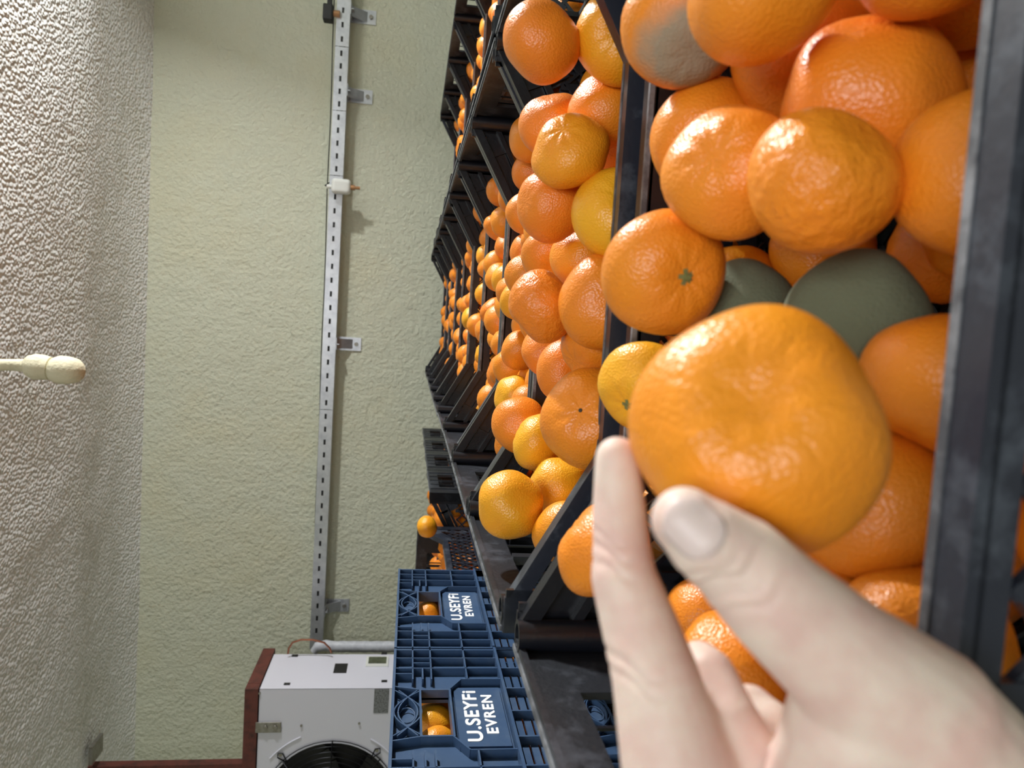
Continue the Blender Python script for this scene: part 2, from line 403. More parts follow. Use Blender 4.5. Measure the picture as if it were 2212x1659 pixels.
def mandarin(p, r, label, group=None, pole=None, me=None, calyx=False, small=False, scar=False, tone=None):
    i = NF[0]; NF[0] += 1
    if me is None: me = (SML if small else BIG)[i % (4 if small else 6)]
    if pole is None: pole = (rng.normal(), rng.normal(), rng.normal())
    o = link('mandarin', me, None, p, rot_to(pole, rng.uniform(0, 6)))
    s = r / .032; o.scale = (s, s, s)
    o.pass_index = int(1000 * (tone if tone is not None else rng.beta(1.3, 2.1)))
    tag(o, label, 'fruit', group)
    if calyx:
        zt = max(v.co.z for v in me.vertices if abs(v.co.x) < .0035 and abs(v.co.y) < .0035)
        link('calyx', CAL, o, (0, 0, zt - .0002))
    if scar:
        zt = max(v.co.z for v in me.vertices if abs(v.co.x) < .004 and abs(v.co.y) < .004)
        link('blossom_scar', SCAR, o, (0, 0, zt - .0002))
    return o
# hand placed fruit of the two nearest crates: (image x, y, diameter in px, kind, pole offset px)
N_ = 'M'
C1 = [(1650, -25, 350, .30, 'fruit', None, 'large smooth mandarin cut by the picture top edge, nearest crate'),
      (2010, -95, 330, .28, 'fruit', None, 'mandarin at the picture top edge beside the near rim'),
      (1475, 60, 265, .40, 'grey', (30, 80), 'mandarin with a fuzzy grey mould patch, near the picture top'),
      (1880, 215, 400, .32, 'fruit', None, 'big shaded mandarin behind the pebbly-skinned one, nearest crate'),
      (1530, 305, 262, .42, 'fruit', None, 'mandarin half hidden behind another, below the grey mouldy one'),
      (1578, 378, 300, .34, 'fruit', None, 'glossy mandarin left of the pebbly-skinned one, bright highlight on top'),
      (1788, 392, 345, .268, 'fruit', None, 'pebbly-skinned mandarin in the middle of the nearest crate'),
      (2120, 385, 420, .25, 'fruit', None, 'mandarin tucked against the scuffed near rim, upper right'),
      (1452, 594, 280, .38, 'calyx', (60, 12), 'mandarin with brown stem button beside the grey-green mouldy fruit'),
      (1592, 680, 270, .39, 'green', None, 'smaller grey-green mouldy mandarin with a pale edge'),
      (1850, 705, 340, .31, 'green', None, 'larger dark grey-green mouldy mandarin behind the held one'),
      (1392, 838, 208, .475, 'calyx', (-50, 52), 'yellow mandarin with green stem button touching the held one'),
      (2015, 850, 370, .27, 'fruit', None, 'mandarin between the held one and the near rim'),
      (1890, 1090, 370, .28, 'fruit', None, 'mandarin just below the held one in the photo, above the thumb'),
      (1760, 1330, 340, .30, 'fruit', None, 'mandarin partly covered by the thumb knuckle'),
      (1960, 1380, 390, .26, 'fruit', None, 'mandarin between the thumb and the near rim'),
      (1600, 1440, 300, .33, 'fruit', None, 'mandarin glimpsed in the gap between thumb and fingers'),
      (1308, 1185, 235, .43, 'fruit', None, 'mandarin behind the forefinger, beside the slanted bar'),
      (1735, 130, 300, .37, 'fruit', None, 'mandarin deep between the top edge fruit and the big shaded one')]
C2 = [(1196, 90, 172, 'fruit', None, 'topmost mandarin of the second crate, beside its dark end wall'),
      (1312, 108, 200, 'calyx', (-8, -10), 'mandarin with dark stem button behind the slanted bar, picture top'),
      (1196, 272, 150, 'fruit', None, 'smooth shaded mandarin below the topmost one, second crate'),
      (1300, 232, 170, 'fruit', None, 'mandarin wedged under the one with dark stem button'),
      (1272, 350, 170, 'fruit', None, 'mandarin with bright highlight above the stem-button one, second crate'),
      (1312, 425, 205, 'calyx', (8, -48), 'yellow-orange mandarin with a raised green stem button, second crate'),
      (1192, 442, 158, 'fruit', None, 'mandarin left of the raised green stem button'),
      (1192, 552, 135, 'fruit', None, 'mandarin sunk between neighbours, middle of second crate'),
      (1308, 655, 212, 'calyx', (22, -20), 'mandarin pressed against the rim, green stem spot at its edge'),
      (1177, 665, 160, 'fruit', None, 'reddish pebbly mandarin left of the one pressed against the rim'),
      (1280, 745, 160, 'fruit', None, 'mandarin below the green-spotted one pressed to the rim'),
      (1226, 802, 142, 'fruit', None, 'small mandarin between reddish pebbly one and creased large one'),
      (1276, 905, 225, 'scar', (-30, -25), 'large creased mandarin with dimple, just above the fingertip'),
      (1163, 955, 132, 'yellow', None, 'yellow mandarin left of the large creased one'),
      (1122, 918, 124, 'fruit', None, 'glossy orange mandarin touching the yellow one, by the left slanted bar'),
      (1206, 1052, 140, 'yellow', None, 'yellow-orange mandarin just above the pair at the second crate end'),
      (1124, 1100, 152, 'fruit', None, 'leftmost mandarin at the end of the second crate, by the post'),
      (1204, 1138, 155, 'fruit', None, 'mandarin behind the nearest slanted bar, end of second crate'),
      (1260, 555, 150, 'fruit', None, 'mandarin half hidden between two stem-button ones, second crate'),
      (1180, 760, 120, 'fruit', None, 'small mandarin peeping below the reddish pebbly one')]
C2 = [(a, b_, c, max(.60, min(.88, .065 * FPX / c)), k, po, lb) for a, b_, c, k, po, lb in C2]
def lims(c):
    x, y, rot, key = c
    return (x - CW + .008, x + CW - .008, y - CD_ + .008, y + CD_ - .008)
def settle(rows, crate):
    lx0, lx1, ly0, ly1 = lims(crate); pts = []; rad = []
    for ix, iy, dp, D, *_ in rows:
        r = dp * D / FPX / 2; pts.append(P(ix, iy, D)); rad.append(r * 1.0)
    pts = np.array([tuple(p) for p in pts]); org = pts.copy(); rad = np.array(rad)
    c = np.array(tuple(CAM))
    for it in range(260):
        mv = np.zeros_like(pts)
        for i in range(len(pts)):
            d = pts - pts[i]; L_ = np.linalg.norm(d, axis=1); L_[i] = 9
            ov = (rad + rad[i]) * .93 - L_
            for j in np.where(ov > 0)[0]: mv[i] -= d[j] / L_[j] * ov[j] * .5
        ray = pts - c; ray /= np.linalg.norm(ray, axis=1)[:, None]
        along = (mv * ray).sum(1)[:, None] * ray
        pts += along * .9 + (mv - along) * .35
        pts += (org - pts) * .01
        pts[:, 0] = np.clip(pts[:, 0], lx0 + rad, lx1 - rad); pts[:, 1] = np.clip(pts[:, 1], ly0 + rad, ly1 - rad)
        pts[:, 2] = np.maximum(pts[:, 2], TOPZ + .012 + rad)
    return pts, rad
PLACED = {}
for rows, ci, where in ((C1, 0, 'in the nearest crate'), (C2, 1, 'in the second crate')):
    pts, rad = settle(rows, CRATES[ci])
    PLACED[CRATES[ci][3]] = list(zip(pts.tolist(), rad.tolist()))
    for (ix, iy, dp, D, kind, po, lab), p, r in zip(rows, pts, rad):
        pole = me = None
        tc_ = (CAM - Vector(p)).normalized()
        if po: pole = (V * po[0] - U * po[1]) / (dp / 2); pole = pole + tc_ * math.sqrt(max(.05, 1 - pole.length ** 2))
        if kind == 'green': me = mandarin_mesh('mandarin', M['mould_green'], int(ix), 40, 26)
        elif kind == 'grey': me = mandarin_mesh('mandarin', M['mould_grey'], 77, 40, 26)
        elif 'pebbly' in lab and 'behind' not in lab and 'small' not in lab and 'left of the p' not in lab: me = PEB
        elif 'creased' in lab and kind == 'scar': me = BIG[5]
        mandarin(p, r, lab, None, pole, me, kind == 'calyx', scar=kind == 'scar', tone=(.95 if kind == 'yellow' or 'yellow' in lab.split(' ')[0] else .05 if 'shaded' in lab or 'reddish' in lab else .3 if rows is C1 else None))  # fruit labelled shaded get the deepest orange, shade put into colour
# random packings
def packing(seed, n, zmax, obstacles=()):
    g = np.random.default_rng(seed); out = [tuple(o) for o in obstacles]; res = []
    x0, x1, y0, y1 = -CW + .008, CW - .008, -CD_ + .008, CD_ - .008
    for k in range(n):
        r = g.uniform(.0295, .0345); best = None
        A = np.array(out) if out else None
        cx = g.uniform(x0 + r, x1 - r, 40); cy = g.uniform(y0 + r, y1 - r, 40)
        if A is None: zz = np.full(40, .012 + r)
        else:
            d2 = (cx[:, None] - A[:, 0]) ** 2 + (cy[:, None] - A[:, 1]) ** 2; s2 = ((A[:, 3] + r) * .955) ** 2
            zz = np.where(d2 < s2, A[:, 2] + np.sqrt(np.maximum(s2 - d2, 0)), .012 + r).max(1)
        q = zz.argmin()
        if zz[q] > zmax: continue
        best = (cx[q], cy[q], zz[q], r); out.append(best); res.append(best)
    return res
stuff_v = []; stuff_f = []; lowv = np.array([v.co for v in LOW.vertices]); lowf = [tuple(p.vertices) for p in LOW.polygons]
def add_stuff(p, r):
    o = len(stuff_v); q = np.array(Matrix.Rotation(rng.uniform(0, 6), 3, Vector((rng.normal(), rng.normal(), rng.normal())).normalized()))
    stuff_v.extend((lowv @ q.T * (r / .032) + np.array(p)).tolist()); stuff_f.extend([tuple(o + a for a in f) for f in lowf])
PACKS = [packing(100 + k, 130, .176 + .008 * (k % 2)) for k in range(4)]
PACKS2 = [packing(140 + k, 120, .158 + .008 * (k % 2)) for k in range(4)]
QUOTA = {'A0': 30, 'A1': 34, 'A2': 42, 'A3': 36, 'A4': 28, 'A5': 20, 'A6': 14, 'B2': 8, 'B3': 14, 'B4': 12, 'B5': 8, 'L0': 10}
for n, (x, y, rot, key) in enumerate(CRATES):
    zoff = TOPZ + (.03 if key == 'L0' else 0)
    if key in PLACED:
        # fill under the placed fruit: only what does not touch it and does not rise over it
        pk = []
        cand = packing(200 + n, 130, .135)
        for c in cand:
            ok = True; w_ = np.array((c[0] + x, c[1] + y, c[2] + zoff))
            for p, r in PLACED[key]:
                if np.linalg.norm(w_ - p) < (r + c[3]) * .93: ok = False; break
                d = w_ - np.array(tuple(CAM)); e = np.array(p) - np.array(tuple(CAM))
                if np.linalg.norm(d) < np.linalg.norm(e):
                    t_ = (e @ d) / (d @ d); 
                    if np.linalg.norm(e - d * t_) < (r + c[3] * t_) * .9: ok = False; break
            if ok: pk.append(c)
    else: pk = (PACKS2 if key[0] == 'B' or (key[0] == 'A' and int(key[1]) > 2) else PACKS)[n % 4]
    ca, sa = math.cos(rot), math.sin(rot); sg = -1 if n % 2 and key not in PLACED else 1
    L_ = sorted(pk, key=lambda c: -c[2]); q = QUOTA.get(key, 0)
    for k, (cx, cy, cz, r) in enumerate(L_):
        cx *= sg; cy *= sg
        p = (x + cx * ca - cy * sa, y + cx * sa + cy * ca, zoff + cz)
        if k < q:
            nm = 'orange mandarin heaped in the %s' % ({'A': '%s crate from the hand' % ordn[int(key[1])], 'B': 'right-hand crate row at the picture top', 'L': 'crate just behind the blue crates'}[key[0]])
            if key in PLACED: nm = 'orange mandarin lying deep %s, under the bigger fruit' % ('in the nearest crate' if key == 'A0' else 'in the second crate')
            g = 'mandarins %s' % ('in the nearest crate' if key == 'A0' else 'in the second crate' if key == 'A1' else 'in crate ' + nm.split('in the ')[1])
            mandarin(p, r, nm, g, small=key[0] != 'A' or int(key[1]) > 2, calyx=(k % 6 == 0 and key in ('A1', 'A2', 'A3')), scar=(key == 'A3' and k == 5))
        else: add_stuff(p, r)
mandarin(P(922, 1138, 2.02), .031, 'single mandarin perched high against the wall behind the blue crates', small=True)
# ------------------------------------------------------------------ blue crates
BL, BW, BH = .395, .60, .266     # along aisle (Y), depth (X), height
def blue_body(b):
    t = .004; hx = BW / 2; hy = BL / 2
    b.box(-hx, hx, -hy, hy, 0, .006)
    for s in (-1, 1):
        b.box(-hx + .02, hx - .02, s * hy, s * (hy - t), .0, .03); b.box(-hx + .02, hx - .02, s * hy, s * (hy - t), .1, .13)
        b.box(-hx + .02, hx - .02, s * (hy + .0), s * (hy - .014), BH - .014, BH)
        for k in range(-9, 10): b.box(k * .03 - .004, k * .03 + .004, s * hy, s * (hy - t), .0, BH)
    b.box(-hx, -hx + t, -hy, hy, 0, .19); b.box(-hx, -hx + .014, -hy, hy, BH - .014, BH)
def blue_face(b):
    # end wall facing +X ; local y along aisle, z up. panel at x=hx-.012, ribs out to hx
    hx = BW / 2; hy = BL / 2; xp = hx - .012; H = BH
    def pan(y0, y1, z0, z1, x1=None): b.box(xp - .003, (x1 or xp), y0, y1, z0, z1)
    def vr(y, z0, z1, w=.0022): b.box(xp, hx, y - w / 2, y + w / 2, z0, z1)
    def hr(z, y0, y1, w=.0022): b.box(xp, hx, y0, y1, z - w / 2, z + w / 2)
    def ln(y0, z0, y1, z1, w=.0022): b.bar(((xp + hx) / 2, y0, z0), ((xp + hx) / 2, y1, z1), w, .012, (1, 0, 0))
    hw = .060; z1 = H - .042; z0 = H - .082                     # handle opening
    pan(-hy, -hw, .096, H); pan(hw, hy, .096, H); pan(-hw, hw, z1, H); pan(-hw, hw, .096, z0)
    b.box(xp, hx + .001, -hy, hy, H - .004, H)                   # top lip
    # opening surround
    for s in (-1, 1): b.box(xp - .008, hx, s * hw, s * (hw + .003), z0 - .003, z1 + .003)
    b.box(xp - .008, hx, -hw, hw, z1, z1 + .003); b.box(xp - .008, hx, -hw, hw, z0 - .003, z0)
    # text panel, a raised field with sloping shoulders
    b.box(xp, xp + .006, -.078, .078, H - .158, z0 - .008)
    for s in (-1, 1):
        ln(s * (hw + .002), z0, s * .094, z0 - .020); ln(s * .094, z0 - .020, s * .094, H - .163); ln(s * (hw + .002), z1 + .002, s * (hw + .012), H - .002)
        for y in (.130, .165): vr(s * y, .10, H)
        vr(s * (hy - .002), 0, H, .004)
        for z in (H - .030, H - .058, H - .112): hr(z, s * .094 if s > 0 else -hy, hy if s > 0 else -.094)
        vr(s * .112, H - .030, H); vr(s * .148, H - .058, H - .030); 
        hr(H - .045, s * .094 if s > 0 else -.130, .130 if s > 0 else -.094)
    # crossed arcs over the opening
    for q in (-1, 1):
        for off in (0, .007):
            pts = [(hx - .005, -hw + 2 * hw * k / 16, (H - .023) + q * (.019 - off * .8) * (1 - 2 * abs(math.sin(math.pi * (k / 16)))) ) for k in range(17)]
            for a, c in zip(pts[:-1], pts[1:]):
                d = Vector(c) - Vector(a)
                if d.length > 1e-5: b.bar(a, c, .0018, .010, (1, 0, 0))
    b.tube([(hx - .006, .020 * math.cos(a * math.pi / 8), H - .022 + .011 * math.sin(a * math.pi / 8)) for a in range(16)], .0011, 6, closed=True)
    # big horizontal rib and louvred lower half
    b.box(xp, hx + .004, -hy, hy, H - .166, H - .162)
    for k in range(7): b.box(xp - .004, xp, -hy + .004, hy - .004, .008 + k * .0128, .0175 + k * .0128)
    for y in (-.195, -.13, -.065, 0, .065, .13, .195): vr(y, 0, .100, .003)
    b.box(xp, hx, -hy, hy, 0, .006)
b = MB(); blue_body(b); BB = b.mesh('crate_body', M['blue'])
b = MB(); blue_face(b); BF = b.mesh('end_wall', M['blue'])
def text_mesh(body, size, off=.0016, space=1.0):
    c = bpy.data.curves.new('t', 'FONT'); c.body = body; c.size = size; c.extrude = .0005; c.space_character = space; c.align_x = 'CENTER'
    o = bpy.data.objects.new('t', c); COL.objects.link(o); bpy.context.view_layer.update()
    m0 = bpy.data.meshes.new_from_object(o.evaluated_get(bpy.context.evaluated_depsgraph_get()))
    vs = [v.co.copy() for v in m0.vertices]; fs = [tuple(p.vertices) for p in m0.polygons]; V_ = []; F_ = []
    for q in range(8):
        dx, dy = off * math.cos(q * math.pi / 4), off * math.sin(q * math.pi / 4)
        F_ += [tuple(a + len(V_) for a in f) for f in fs]; V_ += [(v.x + dx, v.y + dy, v.z + q * 1e-5) for v in vs]
    me = bpy.data.meshes.new('lettering'); me.from_pydata(V_, [], F_)
    bpy.data.objects.remove(o); me.materials.clear(); me.materials.append(M['print']); return me
T1 = text_mesh('U.SEYFi', .028, .0008, 1.1); T2 = text_mesh('EVREN', .0215, .0007, 1.15)
XB = -.53 - BW / 2
RT = Matrix(((0, 0, 1), (1, 0, 0), (0, 1, 0))).to_euler()
def make_blue(y, z, label, group=None, full=True):
    t = thing('harvest_crate', label, 'crate', (XB, y, z), None, group)
    link('crate_body', BB, t); e = link('end_wall', BF, t)
    if full:
        xf = BW / 2 - .012 + .0062
        a = link('lettering', T1, e, (xf, 0, BH - .121), RT); c = link('lettering', T2, e, (xf, .003, BH - .1435), RT); a.scale = (1.4, 1, 1); c.scale = (1.5, 1, 1)
    return t
BZ = 1.33 - BH
for y, lb in ((.79 + BL / 2, 'blue plastic crate with white lettering, larger and nearer of the two'), (1.19 + BL / 2, 'blue plastic crate with white lettering, smaller and farther one')):
    make_blue(y, BZ, lb)
    for k in range(4): make_blue(y, BZ - BH * (k + 1), 'blue plastic crate low in the stack beside the aisle', 'blue crates lower in the stacks', k == 0)
    far = y > 1.2
    for q, (dy, wh) in enumerate(((-.005, 'near edge'), (.064, 'middle'), (.132, 'far edge'))):
        mandarin((XB + BW / 2 - .056, y + dy, BZ + BH - (.064, .061, .070)[q]), .0345, 'orange mandarin at the %s of the hand opening, %s blue crate' % (wh, 'farther' if far else 'nearer'))
    for c in packing(300 + int(far), 130, .165): add_stuff((XB + c[0] * .95 - .012, y + c[1] * 1.05, BZ + .008 + c[2]), c[3])
me = bpy.data.meshes.new('mandarin'); me.from_pydata(stuff_v, [], stuff_f); me.materials.append(M['fruit'])
me.polygons.foreach_set('use_smooth', [True] * len(me.polygons))
o = link('mandarin', me); o.pass_index = 300; o['kind'] = 'stuff'; tag(o, 'the mass of small orange mandarins deep in the crates and far rows', 'fruit')
# pedestals: the blue stack stands on a plank pallet
hb = BZ - 4 * BH
# ------------------------------------------------------------------ held mandarin and hand
HELD = P(1628, 928, .205)
pole = (V * 5 - U * (-75)) / 277.; pole = pole + (CAM - HELD).normalized() * .95
hm = mandarin_mesh('mandarin', M['fruit'], 5, 120, 80, .84, .15, .012, .032, True, .006)
o = link('mandarin', hm, None, HELD, rot_to(pole, 1.0)); o.scale = (.0362 / .032,) * 3; o.pass_index = 560
tag(o, 'large bright mandarin held between thumb and finger, dimpled end facing us', 'fruit')
def capsule_chain(b, pts):
    for (p, r), (q, s) in zip(pts[:-1], pts[1:]):
        p = Vector(p); q = Vector(q); n = max(2, int((q - p).length / .003))
        P_ = []; R_ = []
        d = (q - p).normalized()
        for k in range(5):
            a = math.pi / 2 * (1 - k / 5); P_.append(p - d * r * math.sin(a)); R_.append(max(r * math.cos(a), 1e-4))
        for k in range(n + 1): P_.append(p.lerp(q, k / n)); R_.append(r + (s - r) * k / n)
        for k in range(1, 6):
            a = math.pi / 2 * k / 5; P_.append(q + d * s * math.sin(a)); R_.append(max(s * math.cos(a), 1e-4))
        b.tube(P_, R_, 20)
H = lambda ix, iy, D, px: (P(ix, iy, D), px * D / FPX)     # px = radius in photo pixels
b = MB()
index = [H(1333, 990, .222, 50), H(1337, 1085, .220, 60), H(1342, 1180, .215, 66), H(1348, 1250, .211, 76), H(1384, 1360, .205, 90), H(1415, 1460, .198, 102), H(1458, 1640, .190, 130), H(1540, 1860, .186, 165)]
thumb = [H(1480, 1125, .170, 80), H(1530, 1168, .168, 98), H(1600, 1220, .168, 116), H(1680, 1300, .166, 130), H(1800, 1405, .165, 150), H(1975, 1560, .166, 205), H(2100, 1760, .170, 270)]
middle = [H(1512, 1432, .216, 52), H(1530, 1462, .208, 66), H(1560, 1560, .198, 88), H(1640, 1740, .190, 120), H(1700, 1900, .188, 150)]
ring = [H(1618, 1540, .210, 66), H(1650, 1585, .204, 84), H(1700, 1670, .198, 98), H(1760, 1780, .194, 120), H(1820, 1900, .190, 150)]
pinky = [H(1760, 1730, .225, 50), H(1780, 1760, .214, 62), H(1830, 1850, .205, 80), H(1900, 1950, .196, 110)]
palm = [H(1600, 1860, .190, 190), H(1760, 1930, .190, 230), H(1950, 1900, .185, 270)]
wrist = [H(1850, 1960, .188, 250), H(2150, 2300, .19, 230), H(2600, 2800, .2, 260), H(3400, 3600, .23, 290)]
web = [H(1860, 1560, .168, 175), H(1780, 1740, .176, 150), H(1640, 1800, .186, 130)]
for ch in (index, thumb, middle, ring, pinky, palm, wrist, web): capsule_chain(b, ch)
hme = b.mesh('hand', M['white'])
hand = link('hand', hme)
rm = hand.modifiers.new('r', 'REMESH'); rm.mode = 'VOXEL'; rm.voxel_size = .0009
sm = hand.modifiers.new('s', 'SMOOTH'); sm.factor = .5; sm.iterations = 14
bpy.context.view_layer.update()
hm2 = bpy.data.meshes.new_from_object(hand.evaluated_get(bpy.context.evaluated_depsgraph_get())); hm2.name = 'hand'
hand.modifiers.clear()
co = np.empty(len(hm2.vertices) * 3); hm2.vertices.foreach_get('co', co); co = co.reshape(-1, 3)
no = np.empty(len(hm2.vertices) * 3); hm2.vertices.foreach_get('normal', no); no = no.reshape(-1, 3)
disp = np.zeros(len(co))
def crease(ix, iy, D, dirx, diry, depth, wid, length, side=.018):
    # a skin fold across a finger: line through the pixel, running along (dirx,diry)
    p = np.array(tuple(P(ix, iy, D))); dv = V * dirx - U * diry; dv.normalize(); dv = np.array(tuple(dv)); w = np.array(tuple(W))
    n = np.cross(dv, w); d = co - p
    a = d @ n; l_ = d @ dv; dd = d @ w
    k = 1 + .0
    return -depth * np.exp(-((a + .0012 * np.sin(l_ * 420)) / wid) ** 2) * np.exp(-(l_ / length) ** 2) * (np.abs(dd) < side)
TH = (.70, -.71)
for i_, (ix, iy, dp_, wd_, ln_) in enumerate(((1590, 1270, .0007, .0008, .008), (1602, 1286, .0005, .0006, .008), (1556, 1258, .0004, .0006, .007), (1640, 1325, .0003, .0006, .007), (1614, 1300, .0005, .0007, .007))):
    disp += crease(ix, iy, .152, .78, -.62, dp_ * 2.6, wd_ * 1.5, ln_)
for ix, iy, dp_ in ((1330, 1210, .0005), (1340, 1245, .0004), (1320, 1180, .0003), (1360, 1420, .0005), (1370, 1450, .0004)):
    disp += crease(ix, iy, .20, 1, .15, dp_ * 1.6, .0011, .008)
co += no * disp[:, None]
hm2.vertices.foreach_set('co', co.reshape(-1)); hm2.update()
# skin
ms = bpy.data.materials.new('skin'); ms.use_nodes = True; nt = ms.node_tree; N = nt.nodes; L = nt.links; bs = N['Principled BSDF']
tc = N.new('ShaderNodeTexCoord'); n1 = N.new('ShaderNodeTexNoise'); n1.inputs['Scale'].default_value = 60; n1.inputs['Detail'].default_value = 4
L.new(tc.outputs['Object'], n1.inputs['Vector'])
cr = N.new('ShaderNodeValToRGB'); cr.color_ramp.elements[0].position = .35; cr.color_ramp.elements[0].color = (.72, .50, .44, 1)
cr.color_ramp.elements[1].position = .65; cr.color_ramp.elements[1].color = (.80, .66, .57, 1)
L.new(n1.outputs['Fac'], cr.inputs['Fac']); L.new(cr.outputs['Color'], bs.inputs['Base Color'])
bs.inputs['Roughness'].default_value = .55; bs.inputs['Subsurface Weight'].default_value = .3; bs.inputs['Subsurface Radius'].default_value = (1, .35, .2); bs.inputs['Subsurface Scale'].default_value = .006
v1 = N.new('ShaderNodeTexVoronoi'); v1.inputs['Scale'].default_value = 1100; L.new(tc.outputs['Object'], v1.inputs['Vector'])
bp = N.new('ShaderNodeBump'); bp.inputs['Distance'].default_value = .0004; bp.inputs['Strength'].default_value = .3; L.new(v1.outputs['Distance'], bp.inputs['Height']); L.new(bp.outputs[0], bs.inputs['Normal'])
hm2.materials.clear(); hm2.materials.append(ms)
hm2.polygons.foreach_set('use_smooth', [True] * len(hm2.polygons))
hand.data = hm2
tag(hand, 'bare hand reaching in from the lower right corner, thumb and forefinger gripping the large mandarin', 'person')
# thumb nail: patch draped on the thumb surface
from mathutils.bvhtree import BVHTree
bv = BVHTree.FromPolygons([tuple(c) for c in co], [tuple(p.vertices) for p in hm2.polygons])
nvx, nfc = [], []
A0 = Vector((1455, 1100)); ax = Vector((.72, .69)); ay = Vector((-.69, .72)); n_u, n_v = 18, 14
for i in range(n_u):
    for j in range(n_v):
        s_ = i / (n_u - 1); t_ = j / (n_v - 1) * 2 - 1
        wdt = 58 * (1 - max(0, (.28 - s_) / .28) ** 2 * .45) * (1 - max(0, (s_ - .7) / .3) ** 2 * .35)
        px = A0 + ax * (s_ * 118 - 12 * (1 - t_ * t_) * (1 if s_ < .5 else -1) * abs(s_ - .5) * 2) + ay * (t_ * wdt) - ay * 2
        ray = (U * ((1659 - px[1]) - 829.5) + V * (px[0] - 1106) + W * FPX).normalized()
        hit, nrm, _, _ = bv.ray_cast(CAM, ray)
        if hit is None: hit = P(px[0], px[1], .17); nrm = -W
        lift = .0004 * (1 - abs(t_) ** 4) * min(1, (1 - s_) * 6 + .1)
        nvx.append(tuple(hit + nrm * (lift + .00005)))
for i in range(n_u - 1):
    for j in range(n_v - 1): nfc.append((i * n_v + j, i * n_v + j + 1, (i + 1) * n_v + j + 1, (i + 1) * n_v + j))
me = bpy.data.meshes.new('thumbnail'); me.from_pydata(nvx, [], nfc); me.materials.append(M['nail'])
me.polygons.foreach_set('use_smooth', [True] * len(me.polygons))
nl = link('fingernail', me, hand); md = nl.modifiers.new('s', 'SOLIDIFY'); md.thickness = .0005; md.offset = 0
# ------------------------------------------------------------------ cooler unit
UY = 3.15; UD = .335
p0 = P(560, 1490, UY); p1 = P(838, 1485, UY); XRt = (p0.x + p1.x) / 2 - .0; ZT = p0.z; ZB = ZT - .64; XLt = XRt - .66
cool = thing('evaporator_unit', 'white wall-side cooling unit with a wire fan guard, hung from brown steel', 'cooling unit', ((XLt + XRt) / 2, UY + UD / 2, ZB))
ox, oy, oz = cool.location
def rel(x, y, z): return (x - ox, y - oy, z - oz)
fc = P(712, 1738, UY); FX, FZ = fc.x, fc.z; FR = 148 * UY / FPX
# casing as front panel with round opening + four sides
b = MB(); n = 48; o0 = len(b.v)
for k in range(n):
    a = 2 * math.pi * k / n; ca, sa = math.cos(a), math.sin(a)
    b.v.append(rel(FX + (FR - .012) * ca, UY, FZ + (FR - .012) * sa))
    t1 = ((XRt if ca > 0 else XLt) - FX) / ca if abs(ca) > 1e-6 else 1e9
    t2 = ((ZT if sa > 0 else ZB) - FZ) / sa if abs(sa) > 1e-6 else 1e9
    t = min(t1, t2); b.v.append(rel(FX + t * ca, UY, FZ + t * sa))
for k in range(n):
    a = o0 + 2 * k; c = o0 + 2 * ((k + 1) % n); b.f.append((a, a + 1, c + 1, c)); b.mi.append(0)
# corner fill triangles
for cx_, cz_ in ((XRt, ZT), (XLt, ZT), (XRt, ZB), (XLt, ZB)):
    best = None; ang = math.atan2(cz_ - FZ, cx_ - FX) % (2 * math.pi); k = int(ang / (2 * math.pi) * n)
    b.v.append(rel(cx_, UY, cz_)); q = len(b.v) - 1; b.f.append((o0 + 2 * k + 1, q, o0 + 2 * ((k + 1) % n) + 1)); b.mi.append(0)
link('front_panel', b.mesh('front_panel', M['white']), cool)
b = MB()
b.box(XRt - ox - .002, XRt - ox, -UD / 2, UD / 2, 0, ZT - ZB)
o = link('side_panel', b.mesh('side_panel', M['white']), cool)
b = MB(); b.box(XLt - ox, XLt - ox + .002, -UD / 2, UD / 2, 0, ZT - ZB); link('side_panel', b.mesh('side_panel', M['white']), cool)
b = MB(); b.box(XLt - ox, XRt - ox, -UD / 2, UD / 2, ZT - ZB - .002, ZT - ZB); b.box(XLt - ox, XRt - ox, -UD / 2, UD / 2, 0, .002); b.box(XLt - ox + .01, XRt - ox - .01, UD / 2 - .02, UD / 2, .01, ZT - ZB - .01, 1)
link('casing', b.mesh('casing', [M['white'], M['dark']]), cool)
b = MB(); b.box(XLt - ox + .02, XRt - ox - .02, -UD / 2 + .11, -UD / 2 + .12, .01, ZT - ZB - .01); link('fan_shroud', b.mesh('fan_shroud', M['dark']), cool)
b = MB()
for k in range(5):
    a = k * 2 * math.pi / 5
    for q in range(4):
        r0 = .05 + q * (FR - .08) / 4; r1 = .05 + (q + 1) * (FR - .08) / 4
        b.bar(rel(FX + r0 * math.cos(a + q * .1), UY + .06, FZ + r0 * math.sin(a + q * .1)), rel(FX + r1 * math.cos(a + q * .1 + .1), UY + .06, FZ + r1 * math.sin(a + q * .1 + .1)), .10, .003, (0.3, 1, 0))
b.tube([rel(FX, UY + .03, FZ), rel(FX, UY + .1, FZ)], .06, 20)
link('fan_blades', b.mesh('fan_blades', M['dark']), cool)
b = MB()
for k in range(13):
    r = .05 + (FR - .05) * k / 12; yy = UY - .045 + .04 * (r / FR) ** 3
    b.tube([rel(FX + r * math.cos(a * math.pi / 24), yy, FZ + r * math.sin(a * math.pi / 24)) for a in range(48)], .0022, 5, closed=True)
for k in range(8):
    a = k * math.pi / 4 + math.pi / 2
    b.tube([rel(FX + r * math.cos(a), UY - .049 + .04 * (r / FR) ** 3, FZ + r * math.sin(a)) for r in np.linspace(.02, FR + .004, 10)], .003, 5)
link('fan_guard', b.mesh('fan_guard', M['wire'], True), cool)
b = MB()
